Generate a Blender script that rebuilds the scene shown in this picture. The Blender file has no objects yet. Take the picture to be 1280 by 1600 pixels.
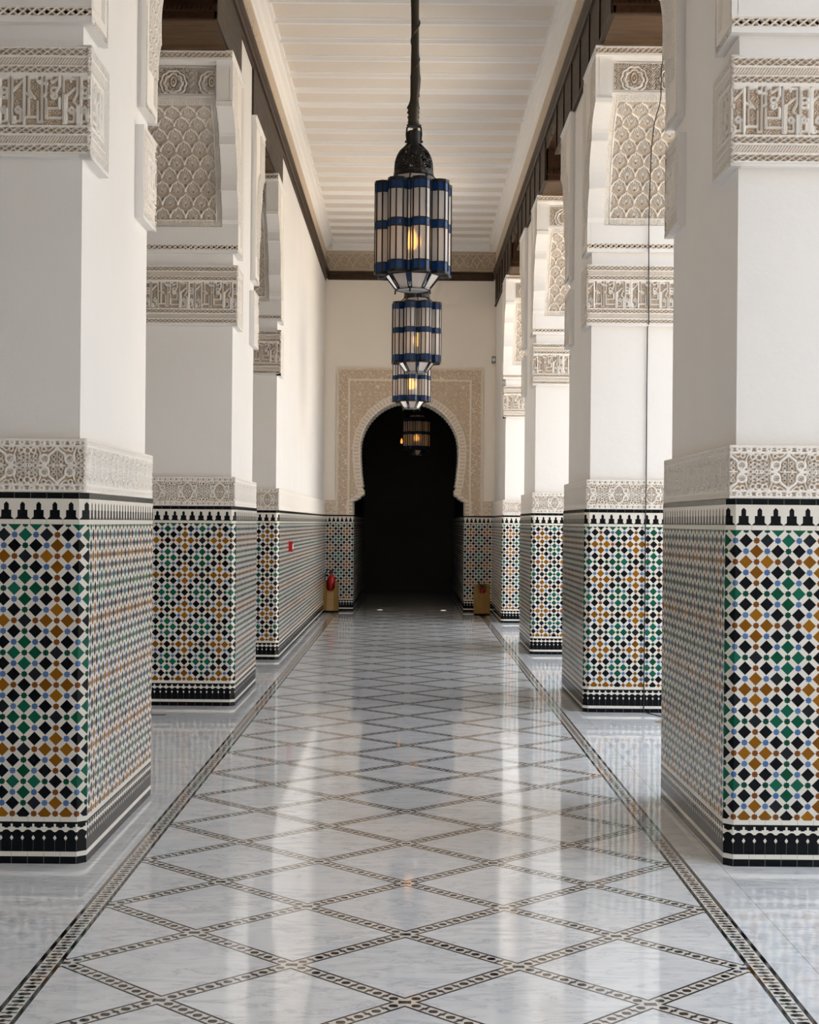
import bpy, math, random
import numpy as np
from mathutils import Vector, Matrix

random.seed(4)
SC = bpy.context.scene
COL = SC.collection
PI = math.pi

# ------------------------------------------------------------------ camera
cam_d = bpy.data.cameras.new('camera')
cam = bpy.data.objects.new('camera', cam_d)
COL.objects.link(cam)
cam_d.sensor_width = 36.0
cam_d.lens = 2333.0 / 1600.0 * 36.0
cam_d.shift_x = 1.0 / 1600.0
cam_d.shift_y = 16.0 / 1600.0
cam_d.clip_end = 300
ROLL = 0.0085
cam.matrix_world = Matrix.Translation((0, 0, 1.5)) @ Matrix(((math.cos(ROLL), -math.sin(ROLL), 0, 0),
                                                          (0, 0, -1, 0),
                                                          (math.sin(ROLL), math.cos(ROLL), 0, 0),
                                                          (0, 0, 0, 1)))
SC.camera = cam

# ------------------------------------------------------------------ world, sun, exposure
world = bpy.data.worlds.new('sky')
SC.world = world
world.use_nodes = True
wn = world.node_tree.nodes
wn['Background'].inputs[0].default_value = (0.78, 0.88, 1.0, 1)
wn['Background'].inputs[1].default_value = 3.35
SUN_STRENGTH = 25.0
sun_d = bpy.data.lights.new('sun', 'SUN')
sun_d.energy = SUN_STRENGTH
sun_d.color = (1.0, 0.95, 0.87)
sun_d.angle = 0.02
sun = bpy.data.objects.new('sun', sun_d)
COL.objects.link(sun)
sun.rotation_euler = Vector((0.35, 0.80, -1.0)).to_track_quat('-Z', 'Y').to_euler()
sun.location = (-6, 0, 20)
SC.view_settings.view_transform = 'Standard'
SC.view_settings.look = 'None'
SC.view_settings.gamma = 1.0
SC.view_settings.exposure = 0.0
SC.view_settings.use_curve_mapping = False
try:
    SC.cycles.use_denoising = True
    SC.cycles.max_bounces = 10
    SC.cycles.diffuse_bounces = 7
    SC.cycles.sample_clamp_indirect = 6.0
    SC.cycles.caustics_refractive = False
    SC.cycles.caustics_reflective = False
except Exception:
    pass

# ------------------------------------------------------------------ node helper
class E:
    """a number or a socket, with arithmetic that builds Math nodes"""
    nt = None
    def __init__(self, v): self.v = v
    @staticmethod
    def m(op, *a):
        n = E.nt.nodes.new('ShaderNodeMath'); n.operation = op
        for i, x in enumerate(a):
            x = x.v if isinstance(x, E) else x
            if isinstance(x, (int, float)): n.inputs[i].default_value = x
            else: E.nt.links.new(x, n.inputs[i])
        return E(n.outputs[0])
    def __add__(s, o): return E.m('ADD', s, o)
    __radd__ = __add__
    def __sub__(s, o): return E.m('SUBTRACT', s, o)
    def __rsub__(s, o): return E.m('SUBTRACT', o, s)
    def __mul__(s, o): return E.m('MULTIPLY', s, o)
    __rmul__ = __mul__
    def __truediv__(s, o): return E.m('DIVIDE', s, o)
    def __lt__(s, o): return E.m('LESS_THAN', s, o)
    def __gt__(s, o): return E.m('GREATER_THAN', s, o)
    def abs(s): return E.m('ABSOLUTE', s)
    def rnd(s): return E.m('FLOOR', s + 0.5)
    def frac(s): return s - E.m('FLOOR', s)
    def sqrt(s): return E.m('SQRT', s)
    def max(s, o): return E.m('MAXIMUM', s, o)
    def min(s, o): return E.m('MINIMUM', s, o)
    def inv(s): return 1.0 - s
def between(x, a, b): return (x > a) * (x < b)
def mixc(f, a, b):
    n = E.nt.nodes.new('ShaderNodeMix'); n.data_type = 'RGBA'
    for k, x in ((0, f), (6, a), (7, b)):
        x = x.v if isinstance(x, E) else x
        if isinstance(x, (int, float)): n.inputs[k].default_value = x
        elif isinstance(x, tuple): n.inputs[k].default_value = (*x[:3], 1)
        else: E.nt.links.new(x, n.inputs[k])
    return n.outputs[2]
def combine(x, y, z=0.0):
    n = E.nt.nodes.new('ShaderNodeCombineXYZ')
    for i, a in enumerate((x, y, z)):
        a = a.v if isinstance(a, E) else a
        if isinstance(a, (int, float)): n.inputs[i].default_value = a
        else: E.nt.links.new(a, n.inputs[i])
    return n.outputs[0]
def white(x, y):
    n = E.nt.nodes.new('ShaderNodeTexWhiteNoise'); n.noise_dimensions = '3D'
    E.nt.links.new(combine(x, y), n.inputs['Vector'])
    return E(n.outputs['Value'])
def coords(kind):
    n = E.nt.nodes.new('ShaderNodeTexCoord')
    s = E.nt.nodes.new('ShaderNodeSeparateXYZ')
    E.nt.links.new(n.outputs[kind], s.inputs[0])
    return E(s.outputs[0]), E(s.outputs[1]), E(s.outputs[2]), n.outputs[kind]
def noise(vec, scale, detail=3, rough=.55, dist=0.0):
    n = E.nt.nodes.new('ShaderNodeTexNoise')
    if vec is not None: E.nt.links.new(vec, n.inputs['Vector'])
    n.inputs['Scale'].default_value = scale
    n.inputs['Detail'].default_value = detail
    n.inputs['Roughness'].default_value = rough
    n.inputs['Distortion'].default_value = dist
    return E(n.outputs['Fac'])
def bump(h, strength, dist):
    n = E.nt.nodes.new('ShaderNodeBump')
    n.inputs['Strength'].default_value = strength
    n.inputs['Distance'].default_value = dist
    E.nt.links.new(h.v, n.inputs['Height'])
    return n.outputs[0]
def newmat(name, color=(.8, .8, .8), rough=.5, metallic=0.0, spec=.5):
    m = bpy.data.materials.new(name); m.use_nodes = True
    E.nt = m.node_tree
    b = m.node_tree.nodes['Principled BSDF']
    b.inputs['Base Color'].default_value = (*color, 1)
    b.inputs['Roughness'].default_value = rough
    b.inputs['Metallic'].default_value = metallic
    b.inputs['Specular IOR Level'].default_value = spec
    return m, b
def link(sock, inp): E.nt.links.new(sock.v if isinstance(sock, E) else sock, inp)

G = 0.0467          # half pitch of the zellige lattice
# ---- plaster
def plaster(name, c1, c2, rough=.75):
    m, b = newmat(name, c1, rough, 0, .2)
    x, y, z, v = coords('Object')
    n = noise(v, 1.7, 4, .6)
    link(mixc(n, c1, c2), b.inputs['Base Color'])
    n2 = noise(v, 9.0, 4, .6)
    link(bump(n2, .12, .02), b.inputs['Normal'])
    return m
M_PLASTER = plaster('white_plaster', (.86, .845, .83), (.80, .785, .765))
M_CREAM = plaster('cream_plaster', (.94, .875, .79), (.92, .85, .76))
M_CEIL = plaster('ceiling_paint', (.84, .775, .70), (.81, .74, .665))
M_JOIST = plaster('brightened_joist_white_cove', (.93, .915, .89), (.92, .90, .875))  # joists whitened so their risers look brightly lit; the cove is truly white
M_COURT = plaster('sandstone_paving', (.62, .53, .43), (.55, .47, .37))
# ---- carved stucco: ground tinted, raised parts clean
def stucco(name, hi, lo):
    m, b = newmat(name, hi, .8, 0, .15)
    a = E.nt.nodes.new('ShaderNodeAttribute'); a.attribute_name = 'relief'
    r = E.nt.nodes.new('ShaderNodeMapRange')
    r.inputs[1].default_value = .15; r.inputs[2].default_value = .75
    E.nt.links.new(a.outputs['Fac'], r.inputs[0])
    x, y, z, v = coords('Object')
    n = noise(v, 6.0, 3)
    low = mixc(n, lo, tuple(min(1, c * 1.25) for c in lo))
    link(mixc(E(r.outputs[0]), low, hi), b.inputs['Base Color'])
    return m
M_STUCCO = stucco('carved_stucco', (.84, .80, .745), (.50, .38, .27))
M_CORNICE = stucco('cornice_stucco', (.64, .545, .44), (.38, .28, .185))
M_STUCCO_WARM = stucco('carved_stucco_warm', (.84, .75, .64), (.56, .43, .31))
# ---- zellige
def zellige():
    m, b = newmat('zellige_tile', (.7, .7, .7), .16, 0, .12)
    u, v, _, vec = coords('UV')
    s = u / G
    t = (1.432 - v) / G
    WHITE = (.74, .71, .645)
    BLACK = (.0045, .0055, .0075)
    col = mixc(white((s * .5).rnd(), (t * .5).rnd()), WHITE, (.66, .635, .58))
    # circles: integer points with even sum
    p = (s + t) * .5; q = (s - t) * .5
    pr = p.rnd(); qr = q.rnd()
    a = pr + qr; c = pr - qr
    dx = (s - a).abs(); dy = (t - c).abs()
    circ = (dx.max(dy) < .235).max((dx + dy) < .33)
    def fold(x, off):
        x = x - off
        return (x - 6.0 * (x / 6.0).rnd()).abs()
    def cross(A, B, off):
        fa = fold(A, off); fb = fold(B, off)
        return fa, fb
    fa, fb = cross(a, c, 2.0)
    d = fa + fb
    axis = (fa < .5).max(fb < .5)
    c_or = (d < .5).max(between(d, 1.5, 2.5) * axis)
    ga, gb = cross(a, c, 5.0)
    g = ga + gb
    axg = (ga < .5).max(gb < .5)
    c_gr = (g < .5).max(between(g, 1.5, 2.5) * axg)
    r1 = white(a, c)
    cc = mixc(r1, (.06, .13, .31), (.10, .19, .38))
    cc = mixc(c_or, cc, (.19, .062, .012))
    cc = mixc(c_gr, cc, (.005, .06, .035))
    # big diamonds: odd sum
    s2 = s - 1.0
    p = (s2 + t) * .5; q = (s2 - t) * .5
    pr = p.rnd(); qr = q.rnd()
    dia = (p - pr).abs().max((q - qr).abs()) < .325
    a2 = pr + qr + 1.0; c2 = pr - qr
    fa, fb = cross(a2, c2, 2.0); d_or = (fa + fb) < 1.5
    ga, gb = cross(a2, c2, 5.0); d_gr = (ga + gb) < 1.5
    r2 = white(a2 + 31.0, c2)
    r3 = white(a2, c2 + 57.0)
    blk = mixc((r3 > .85), BLACK, (.014, .016, .02))
    dc = mixc(d_or, blk, mixc(r2, (.17, .060, .004), (.29, .118, .008)))
    dc = mixc(d_gr, dc, mixc(r2, (.003, .062, .030), (.009, .125, .078)))
    field = mixc(circ, col, cc)
    field = mixc(dia, field, dc)
    # merlon band
    mm = ((u / .0705).frac() - .5).abs()
    h = (v - 1.499) / .0905
    w = ((h < .13) * (.5 - 1.4 * h)).max((h < .46) * .31).max((h < .74) * .15).max((h < .86) * ((.86 - h) * 1.25).min(.15))
    mer = (mm < w) * (h > 0.0)
    # base arches
    xb = (.5 - ((u / .047).frac() - .5).abs()) * 133.0
    Y = (.183 - v) / .000352 + 885.0
    vb = (xb < 13.0) * between(Y, 912.0, 1012.0)
    hb = ((Y - 962.0).abs() < 12.0) * (xb < 42.0)
    dxx = xb - 66.5; dyy = Y - 1040.0
    dist = (dxx * dxx + dyy * dyy).sqrt()
    ring = between(dist, 57.0, 70.0) * (Y < 1010.0)
    fill = (dist > 57.0) * between(Y, 962.0, 1010.0)
    dm = (xb + (Y - 1085.0).abs() * .62) < 21.0
    wbase = vb.max(hb).max(ring).max(fill).max(dm)
    base = mixc(wbase, BLACK, WHITE)
    base = mixc((xb < 1.6) * (Y > 1085.0), base, (.16, .16, .15))
    up = mixc(mer, WHITE, BLACK)
    joint = ((u / .0705).frac() < .02)
    out = field
    for cond, colr in (
        (v < .204, WHITE), (v < .183, base), (v < .053, WHITE), (v < .032, BLACK),
        (v > 1.478, WHITE), (v > 1.499, up), (v > 1.590, BLACK)):
        out = mixc(cond, out, colr)
    strip = (v < .053).max(between(v, .183, .204)).max(between(v, 1.478, 1.499)).max(v > 1.59)
    out = mixc(joint * strip, out, (.25, .24, .22))
    link(out, b.inputs['Base Color'])
    tile_r = white((s * .5).rnd() + 9.0, (t * .5).rnd())
    n = noise(vec, 30.0, 2)
    link(bump(n * .6, .06, .01), b.inputs['Normal'])
    b.inputs['Roughness'].default_value = .2
    return m
M_ZEL = zellige()
# ---- floor marble with inlaid bands (object coordinates are world metres)
def floor_mat(name, inlay):
    m, b = newmat(name, (.6, .6, .6), .07, 0, .80)
    x, y, z, vec = coords('Object')
    n1 = noise(vec, 1.3, 6, .62, .8)
    n2 = noise(vec, 5.0, 5, .65, 1.6)
    mp = E.nt.nodes.new('ShaderNodeMapping'); mp.inputs['Rotation'].default_value = (0, 0, .6); mp.inputs['Scale'].default_value = (1.0, 3.2, 1)
    E.nt.links.new(vec, mp.inputs[0])
    n3 = noise(mp.outputs[0], 3.0, 7, .7, 1.2)
    vein = ((n3 - .5).abs() < .018) * (n2 > .5)
    n1 = ((n1 - .5) * 1.7 + .5).max(0.0).min(1.0)
    cl = mixc(n1, (.72, .745, .79), (.93, .93, .925))
    sm = E.nt.nodes.new('ShaderNodeMapRange'); sm.inputs[1].default_value = 0; sm.inputs[2].default_value = .09
    sm.inputs[3].default_value = .30; sm.inputs[4].default_value = 0
    E.nt.links.new((n3 - .5).abs().v, sm.inputs[0])
    cl = mixc(E(sm.outputs[0]) * n2 * 1.7, cl, (.38, .41, .46))
    cl = mixc(vein * .25, cl, (.25, .27, .30))
    DARK = (.008, .006, .005)
    LIGHT = (.72, .69, .65)
    if inlay:
        P = .768; q2 = P / math.sqrt(2)
        yy = y - 4.666
        A = (x + yy) / P; B = (x - yy) / P
        ar = A.rnd(); br = B.rnd()
        var = white(E.m('FLOOR', A), E.m('FLOOR', B))
        cl = mixc(var * .30, cl, (.62, .645, .69))
        da = (A - ar).abs() * q2; db = (B - br).abs() * q2
        la = (B - br) * q2; lb = (A - ar) * q2
        inA = da < .0228; inB = db < .0228
        wA = da < .0328; wB = db < .0328
        bandm = wA.max(wB)
        edge = bandm * (inA.max(inB)).inv()
        pq = q2 / 7.0
        def motif(across, along, inside):
            t = (along.abs() - .05) / .0738
            fa = (t - t.rnd()).abs() * .0738
            blob = ((fa + across) * .78).max(fa).max(across) < .0158
            f2 = (t.frac() - .5).abs() * .0738
            bar = (f2 < .0050) * (across < .0215)
            bar2 = (f2 < .0105) * (across < .006)
            return blob.max(bar).max(bar2) * inside
        both = inA * inB
        mo = motif(da, la, inA * (both.inv())).max(motif(db, lb, inB * (both.inv())))
        cen = both * (x - (x / P * 2.0).rnd() * (P / 2)).abs().__lt__(.02) * ((yy - (yy / P * 2.0).rnd() * (P / 2)).abs() < .014)
        inside = x.abs() < 1.16
        c = mixc(bandm, cl, LIGHT)
        c = mixc(edge.max(mo).max(cen), c, DARK)
        cl0 = mixc(inside, cl, c)
        ax = x.abs()
        inb = between(ax, 1.160, 1.245)
        e = between(ax, 1.160, 1.175).max(between(ax, 1.229, 1.245))
        f = ((y / .072).frac() - .5).abs() * .072
        dxc = (ax - 1.202).abs()
        blob = (dxc / .020).max(f / .0135).max((dxc / .020 + f / .0135) * .68) < 1.0
        f2 = (.5 - ((y / .072).frac() - .5).abs()) * .072
        bar = (f2 < .0048) * (dxc < .025)
        bar2 = (f2 < .012) * (dxc < .007)
        c2 = mixc(e.max(blob).max(bar).max(bar2), LIGHT, DARK)
        out = mixc(inb, cl0, c2)
        seam = ((x - 1.385).abs() < .0018).max((ax > 1.385) * (((y / .9).frac() - .5).abs() < .0018))
        out = mixc(seam * .55, out, (.2, .2, .2))
    else:
        out = cl
    link(out, b.inputs['Base Color'])
    rr = noise(vec, 3.0, 3)
    link(rr * .05 + .03, b.inputs['Roughness'])
    nb = noise(vec, 2.2, 2)
    link(bump(nb, .025, .01), b.inputs['Normal'])
    return m
M_FLOOR = floor_mat('inlaid_marble', True)
# ---- wood
def wood(name, c1, c2, scl=(1, .12, 1), rough=.45):
    m, b = newmat(name, c1, rough, 0, .2)
    x, y, z, v = coords('Object')
    mp = E.nt.nodes.new('ShaderNodeMapping'); mp.inputs['Scale'].default_value = scl
    E.nt.links.new(v, mp.inputs[0])
    n = noise(mp.outputs[0], 30.0, 5, .65, .6)
    r = E.nt.nodes.new('ShaderNodeMapRange'); r.inputs[1].default_value = .3; r.inputs[2].default_value = .7
    E.nt.links.new(n.v, r.inputs[0])
    link(mixc(E(r.outputs[0]), c1, c2), b.inputs['Base Color'])
    link(bump(n, .3, .01), b.inputs['Normal'])
    return m
M_WOOD = wood('dark_cedar', (.018, .008, .004), (.05, .023, .010))
M_WOODLIT = wood('lit_underside_cedar', (.045, .025, .012), (.12, .068, .034), (.12, 1, 1))  # lighter copy of the bracket cedar, with floor bounce put into its colour
M_WOODR = wood('brown_cedar_rail', (.022, .012, .006), (.065, .036, .019))
M_WOODG = wood('weathered_cedar', (.036, .027, .019), (.085, .065, .047), (1, .12, 1), .6)
M_DARK, _ = newmat('unlit_interior_black', (.006, .005, .005), .5)  # near black in place of the shade inside the enclosed passage
M_IRON, _ = newmat('blackened_iron', (.014, .012, .011), .45, .5)
M_BRONZE, _ = newmat('dark_bronze', (.05, .042, .032), .5, .7)
M_RED, _ = newmat('red_enamel', (.42, .008, .008), .22)
M_BLACK, _ = newmat('black_rubber', (.012, .012, .012), .5)
M_GREY, _ = newmat('grey_plastic', (.28, .26, .24), .5)
M_WPLAS, _ = newmat('white_plastic', (.8, .8, .8), .4)
M_BRASS, _ = newmat('brass', (.55, .40, .18), .3, .9)
M_OCHRE = wood('ochre_wood', (.20, .11, .028), (.30, .175, .05), (1, 1, .12), .5)
def carved_panel_mat():
    m, b = newmat('gilded_carving', (.5, .33, .14), .55)
    x, y, z, v = coords('Object')
    a = ((x / .04).frac() - .5); c = ((z / .085).frac() - .5)
    r = ((a * .04) * (a * .04) + (c * .085) * (c * .085)).sqrt()
    ring = between(r, .007, .012)
    k = E.m('SINE', x * 210.0) * E.m('SINE', z * 210.0)
    link(mixc(ring.max(k > .35), (.46, .29, .11), (.16, .09, .035)), b.inputs['Base Color'])
    return m
M_GILT = carved_panel_mat()
def glass(name, col, tr, emis=None):
    m = bpy.data.materials.new(name); m.use_nodes = True
    E.nt = nt = m.node_tree
    nt.nodes.clear()
    out = nt.nodes.new('ShaderNodeOutputMaterial')
    d = nt.nodes.new('ShaderNodeBsdfDiffuse'); d.inputs[0].default_value = (*col, 1)
    t = nt.nodes.new('ShaderNodeBsdfTranslucent'); t.inputs[0].default_value = (*col, 1)
    r = nt.nodes.new('ShaderNodeBsdfRefraction'); r.inputs[0].default_value = (*[min(1, c * 1.1) for c in col], 1)
    r.inputs['Roughness'].default_value = .5; r.inputs['IOR'].default_value = 1.12
    g = nt.nodes.new('ShaderNodeBsdfGlossy'); g.inputs['Roughness'].default_value = .12
    m1 = nt.nodes.new('ShaderNodeMixShader'); m1.inputs[0].default_value = .5
    nt.links.new(d.outputs[0], m1.inputs[1]); nt.links.new(t.outputs[0], m1.inputs[2])
    m2 = nt.nodes.new('ShaderNodeMixShader'); m2.inputs[0].default_value = tr
    nt.links.new(m1.outputs[0], m2.inputs[1]); nt.links.new(r.outputs[0], m2.inputs[2])
    f = nt.nodes.new('ShaderNodeFresnel'); f.inputs[0].default_value = 1.4
    m3 = nt.nodes.new('ShaderNodeMixShader'); nt.links.new(f.outputs[0], m3.inputs[0])
    nt.links.new(m2.outputs[0], m3.inputs[1]); nt.links.new(g.outputs[0], m3.inputs[2])
    nt.links.new(m3.outputs[0], out.inputs[0])
    return m
M_MILK = glass('milk_glass', (.84, .85, .87), .22)
M_BLUE = glass('blue_glass', (.012, .075, .30), .25)
def emit(name, col, st):
    m = bpy.data.materials.new(name); m.use_nodes = True
    nt = m.node_tree; nt.nodes.clear()
    o = nt.nodes.new('ShaderNodeOutputMaterial'); e = nt.nodes.new('ShaderNodeEmission')
    e.inputs[0].default_value = (*col, 1); e.inputs[1].default_value = st
    nt.links.new(e.outputs[0], o.inputs[0]); return m
M_BULB = emit('warm_bulb', (1.0, .44, .09), 8.0)
M_BULB_DIM = emit('dim_bulb', (1.0, .42, .08), 5.0)
M_REFLECT_FAR = emit('faint_reflection', (1.0, .35, .06), 1.6)  # glow standing for a reflection, not a bulb
M_SPOT = emit('floor_light_lens', (1.0, .93, .8), 1.6)

# ------------------------------------------------------------------ mesh helpers
class MB:
    def __init__(s): s.v = []; s.f = []; s.uv = []; s.mi = []; s.cur = 0; s.sm = []; s.smooth = False
    def face(s, pts, uvs=None):
        b = len(s.v); s.v += [tuple(p) for p in pts]; s.f.append(tuple(range(b, b + len(pts))))
        s.uv.append(uvs or [(0, 0)] * len(pts)); s.mi.append(s.cur); s.sm.append(s.smooth)
    def box(s, x0, x1, y0, y1, z0, z1):
        x0, x1 = sorted((x0, x1)); y0, y1 = sorted((y0, y1))
        p = [(x, y, z) for z in (z0, z1) for x, y in ((x0, y0), (x1, y0), (x1, y1), (x0, y1))]
        for q in ((0, 3, 2, 1), (4, 5, 6, 7), (0, 1, 5, 4), (1, 2, 6, 5), (2, 3, 7, 6), (3, 0, 4, 7)):
            s.face([p[i] for i in q])
    def prism(s, poly, fn, a, b):
        """poly: 2D outline; fn(p, t) -> 3D; t from a to b"""
        n = len(poly)
        s.face([fn(p, a) for p in poly]); s.face([fn(p, b) for p in reversed(poly)])
        for i in range(n):
            p, q = poly[i], poly[(i + 1) % n]
            s.face([fn(q, a), fn(p, a), fn(p, b), fn(q, b)])
    def lathe(s, prof, c, n=24, ph=0.0, cap=True):
        rings = []
        for r, z in prof:
            rings.append([(c[0] + r * math.cos(ph + 2 * PI * i / n), c[1] + r * math.sin(ph + 2 * PI * i / n), c[2] + z) for i in range(n)])
        b = len(s.v)
        for r in rings: s.v += r
        for k in range(len(rings) - 1):
            for i in range(n):
                j = (i + 1) % n
                s.f.append((b + k * n + i, b + k * n + j, b + (k + 1) * n + j, b + (k + 1) * n + i))
                s.uv.append([(0, 0)] * 4); s.mi.append(s.cur); s.sm.append(s.smooth)
        if cap:
            s.face(list(reversed(rings[0]))); s.face(rings[-1])
    def tube(s, pts, r, n=8):
        pts = [Vector(p) for p in pts]
        rs = r if isinstance(r, (list, tuple)) else [r] * len(pts)
        b = len(s.v); prev = None
        for i, p in enumerate(pts):
            d = (pts[min(i + 1, len(pts) - 1)] - pts[max(i - 1, 0)]).normalized()
            a = Vector((1, 0, 0)) if abs(d.x) < .9 else Vector((0, 1, 0))
            if prev is not None: a = prev
            e1 = (a - d * a.dot(d)).normalized(); e2 = d.cross(e1); prev = e1
            for k in range(n):
                t = 2 * PI * k / n
                s.v.append(tuple(p + (e1 * math.cos(t) + e2 * math.sin(t)) * rs[i]))
        for i in range(len(pts) - 1):
            for k in range(n):
                j = (k + 1) % n
                s.f.append((b + i * n + k, b + i * n + j, b + (i + 1) * n + j, b + (i + 1) * n + k))
                s.uv.append([(0, 0)] * 4); s.mi.append(s.cur); s.sm.append(s.smooth)
        s.f.append(tuple(b + k for k in reversed(range(n)))); s.uv.append([(0, 0)] * n); s.mi.append(s.cur); s.sm.append(False)
        e = b + (len(pts) - 1) * n
        s.f.append(tuple(e + k for k in range(n))); s.uv.append([(0, 0)] * n); s.mi.append(s.cur); s.sm.append(False)
    def bar(s, p, q, w, t=None):
        """square bar between two points"""
        p, q = Vector(p), Vector(q); t = t or w
        d = (q - p).normalized()
        a = Vector((0, 0, 1)) if abs(d.z) < .9 else Vector((1, 0, 0))
        e1 = d.cross(a).normalized() * w / 2; e2 = d.cross(e1).normalized() * t / 2
        c = [o + sx * e1 + sy * e2 for o in (p, q) for sx, sy in ((-1, -1), (1, -1), (1, 1), (-1, 1))]
        for f in ((3, 2, 1, 0), (4, 5, 6, 7), (0, 1, 5, 4), (1, 2, 6, 5), (2, 3, 7, 6), (3, 0, 4, 7)):
            s.face([c[i] for i in f])
    def mesh(s, name, mats):
        me = bpy.data.meshes.new(name)
        me.from_pydata(s.v, [], s.f)
        for m in (mats if isinstance(mats, (list, tuple)) else [mats]): me.materials.append(m)
        uvl = me.uv_layers.new(name='UVMap')
        flat = [c for f in s.uv for p in f for c in p]
        uvl.data.foreach_set('uv', flat)
        me.polygons.foreach_set('material_index', s.mi)
        me.polygons.foreach_set('use_smooth', s.sm)
        me.update()
        return me
def put(name, me, parent=None, loc=None):
    o = bpy.data.objects.new(name, me)
    COL.objects.link(o)
    if parent is not None: o.parent = parent
    if loc is not None: o.location = loc
    return o
def part(name, mb, mats, parent, label=None):
    o = put(name, mb.mesh(name, mats), parent)
    if label: o['label'] = label
    return o
def struct(name, mb, mats, parent=None, label=None):
    o = put(name, mb.mesh(name, mats), parent)
    if parent is None:
        o['kind'] = 'structure'
        if label: o['label'] = label; o['category'] = name.split('_')[0]
    return o
def thing(name, label, cat, loc, group=None):
    o = bpy.data.objects.new(name, None); COL.objects.link(o)
    o.location = loc; o['label'] = label; o['category'] = cat
    o.empty_display_size = .1
    if group: o['group'] = group
    return o
def copy_tree(o, loc, label):
    c = o.copy(); COL.objects.link(c); c.location = loc; c['label'] = label
    for ch in o.children:
        d = ch.copy(); COL.objects.link(d); d.parent = c
        for g in ch.children:
            e = g.copy(); COL.objects.link(e); e.parent = d
    return c

class Grid:
    """relief panels gathered into one mesh"""
    def __init__(s): s.P = []; s.F = []; s.R = []; s.n = 0
    def add(s, W, H, res, fn, pos, u0=0.0, mask=None, flip=False, tint=None):
        nu = max(2, int(round(W / res)) + 1); nv = max(2, int(round(H / res)) + 1)
        U, V = np.meshgrid(np.linspace(0, W, nu), np.linspace(0, H, nv), indexing='ij')
        h = np.clip(fn(U + u0, V), 0, 1)
        if mask is None:
            pad = lambda a: np.pad(a, 1, mode='edge')
            R = pad(h); U, V = pad(U), pad(V)
            h = R.copy(); h[0, :] = h[-1, :] = h[:, 0] = h[:, -1] = 0.0
            nu += 2; nv += 2
        else:
            R = h
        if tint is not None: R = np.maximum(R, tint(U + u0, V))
        X, Y, Z = pos(U, V, h)
        s.P.append(np.stack([X, Y, Z], -1).reshape(-1, 3)); s.R.append(R.reshape(-1))
        I = np.arange(nu * nv).reshape(nu, nv) + s.n
        q = np.stack([I[:-1, :-1], I[1:, :-1], I[1:, 1:], I[:-1, 1:]], -1).reshape(-1, 4)
        if flip: q = q[:, ::-1]
        if mask is not None:
            Uc = (U[:-1, :-1] + U[1:, 1:]) / 2; Vc = (V[:-1, :-1] + V[1:, 1:]) / 2
            q = q[mask(Uc, Vc).reshape(-1)]
        s.F.append(q); s.n += nu * nv
    def mesh(s, name, mat):
        P = np.concatenate(s.P); F = np.concatenate(s.F); R = np.concatenate(s.R)
        me = bpy.data.meshes.new(name)
        me.vertices.add(len(P)); me.vertices.foreach_set('co', P.astype('f4').ravel())
        me.loops.add(F.size); me.loops.foreach_set('vertex_index', F.astype('i4').ravel())
        me.polygons.add(len(F))
        me.polygons.foreach_set('loop_start', np.arange(0, F.size, 4, dtype='i4'))
        me.polygons.foreach_set('loop_total', np.full(len(F), 4, dtype='i4'))
        me.update(calc_edges=True)
        me.polygons.foreach_set('use_smooth', np.ones(len(F), dtype=bool))
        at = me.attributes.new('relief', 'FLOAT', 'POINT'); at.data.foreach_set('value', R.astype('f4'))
        me.materials.append(mat); me.validate(); me.update()
        return me

# ------------------------------------------------------------------ carved patterns (height 0..1)
def sst(a, b, x):
    t = np.clip((x - a) / (b - a), 0, 1); return t * t * (3 - 2 * t)
def line(d, w, e=.0022): return 1 - sst(w - e, w + e, d)
def seg(u, v, a, b):
    ax, ay = a; bx, by = b
    dx, dy = bx - ax, by - ay; L = dx * dx + dy * dy + 1e-12
    t = np.clip(((u - ax) * dx + (v - ay) * dy) / L, 0, 1)
    return np.hypot(u - ax - t * dx, v - ay - t * dy)
def lattice(u, v, p, h, w):
    """crossed diagonal fillets in a strip of height h, pitch p"""
    k = p / h
    a = np.abs((u + v * k) / p - np.round((u + v * k) / p)) * p / math.hypot(1, k)
    b = np.abs((u - v * k) / p - np.round((u - v * k) / p)) * p / math.hypot(1, k)
    return np.maximum(line(a, w, .0016), line(b, w, .0016))
def rope(u, v, h, p=.013):
    t = v / h
    x = (u - .9 * p * np.sin((t - .5) * 2.2)) / p
    return .35 + .5 * (.5 + .5 * np.cos(2 * PI * x)) * np.sqrt(np.clip(1 - (2 * t - 1) ** 2, 0, 1))
def strip(v, a, b): return (v >= a) & (v < b)
def filigree(u, v, p):
    k = 2 * PI / p
    f = np.cos(k * u) + np.cos(k * v) + np.cos(k * (u + v) / 1.4142) + np.cos(k * (u - v) / 1.4142)
    return np.maximum(1 - sst(.25, .55, np.abs(f)), sst(2.3, 2.8, f)) * .9 + .05
def spirals(u, v, p):
    a = u / p - np.round(u / p); ro = np.round(u / p)
    b = v / p - np.round(v / p)
    r = np.hypot(a, b); th = np.arctan2(b, a) * np.where((ro % 2) == 0, 1, -1)
    return .5 + .5 * np.cos(2 * PI * (r * 4.2) - th)

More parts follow.
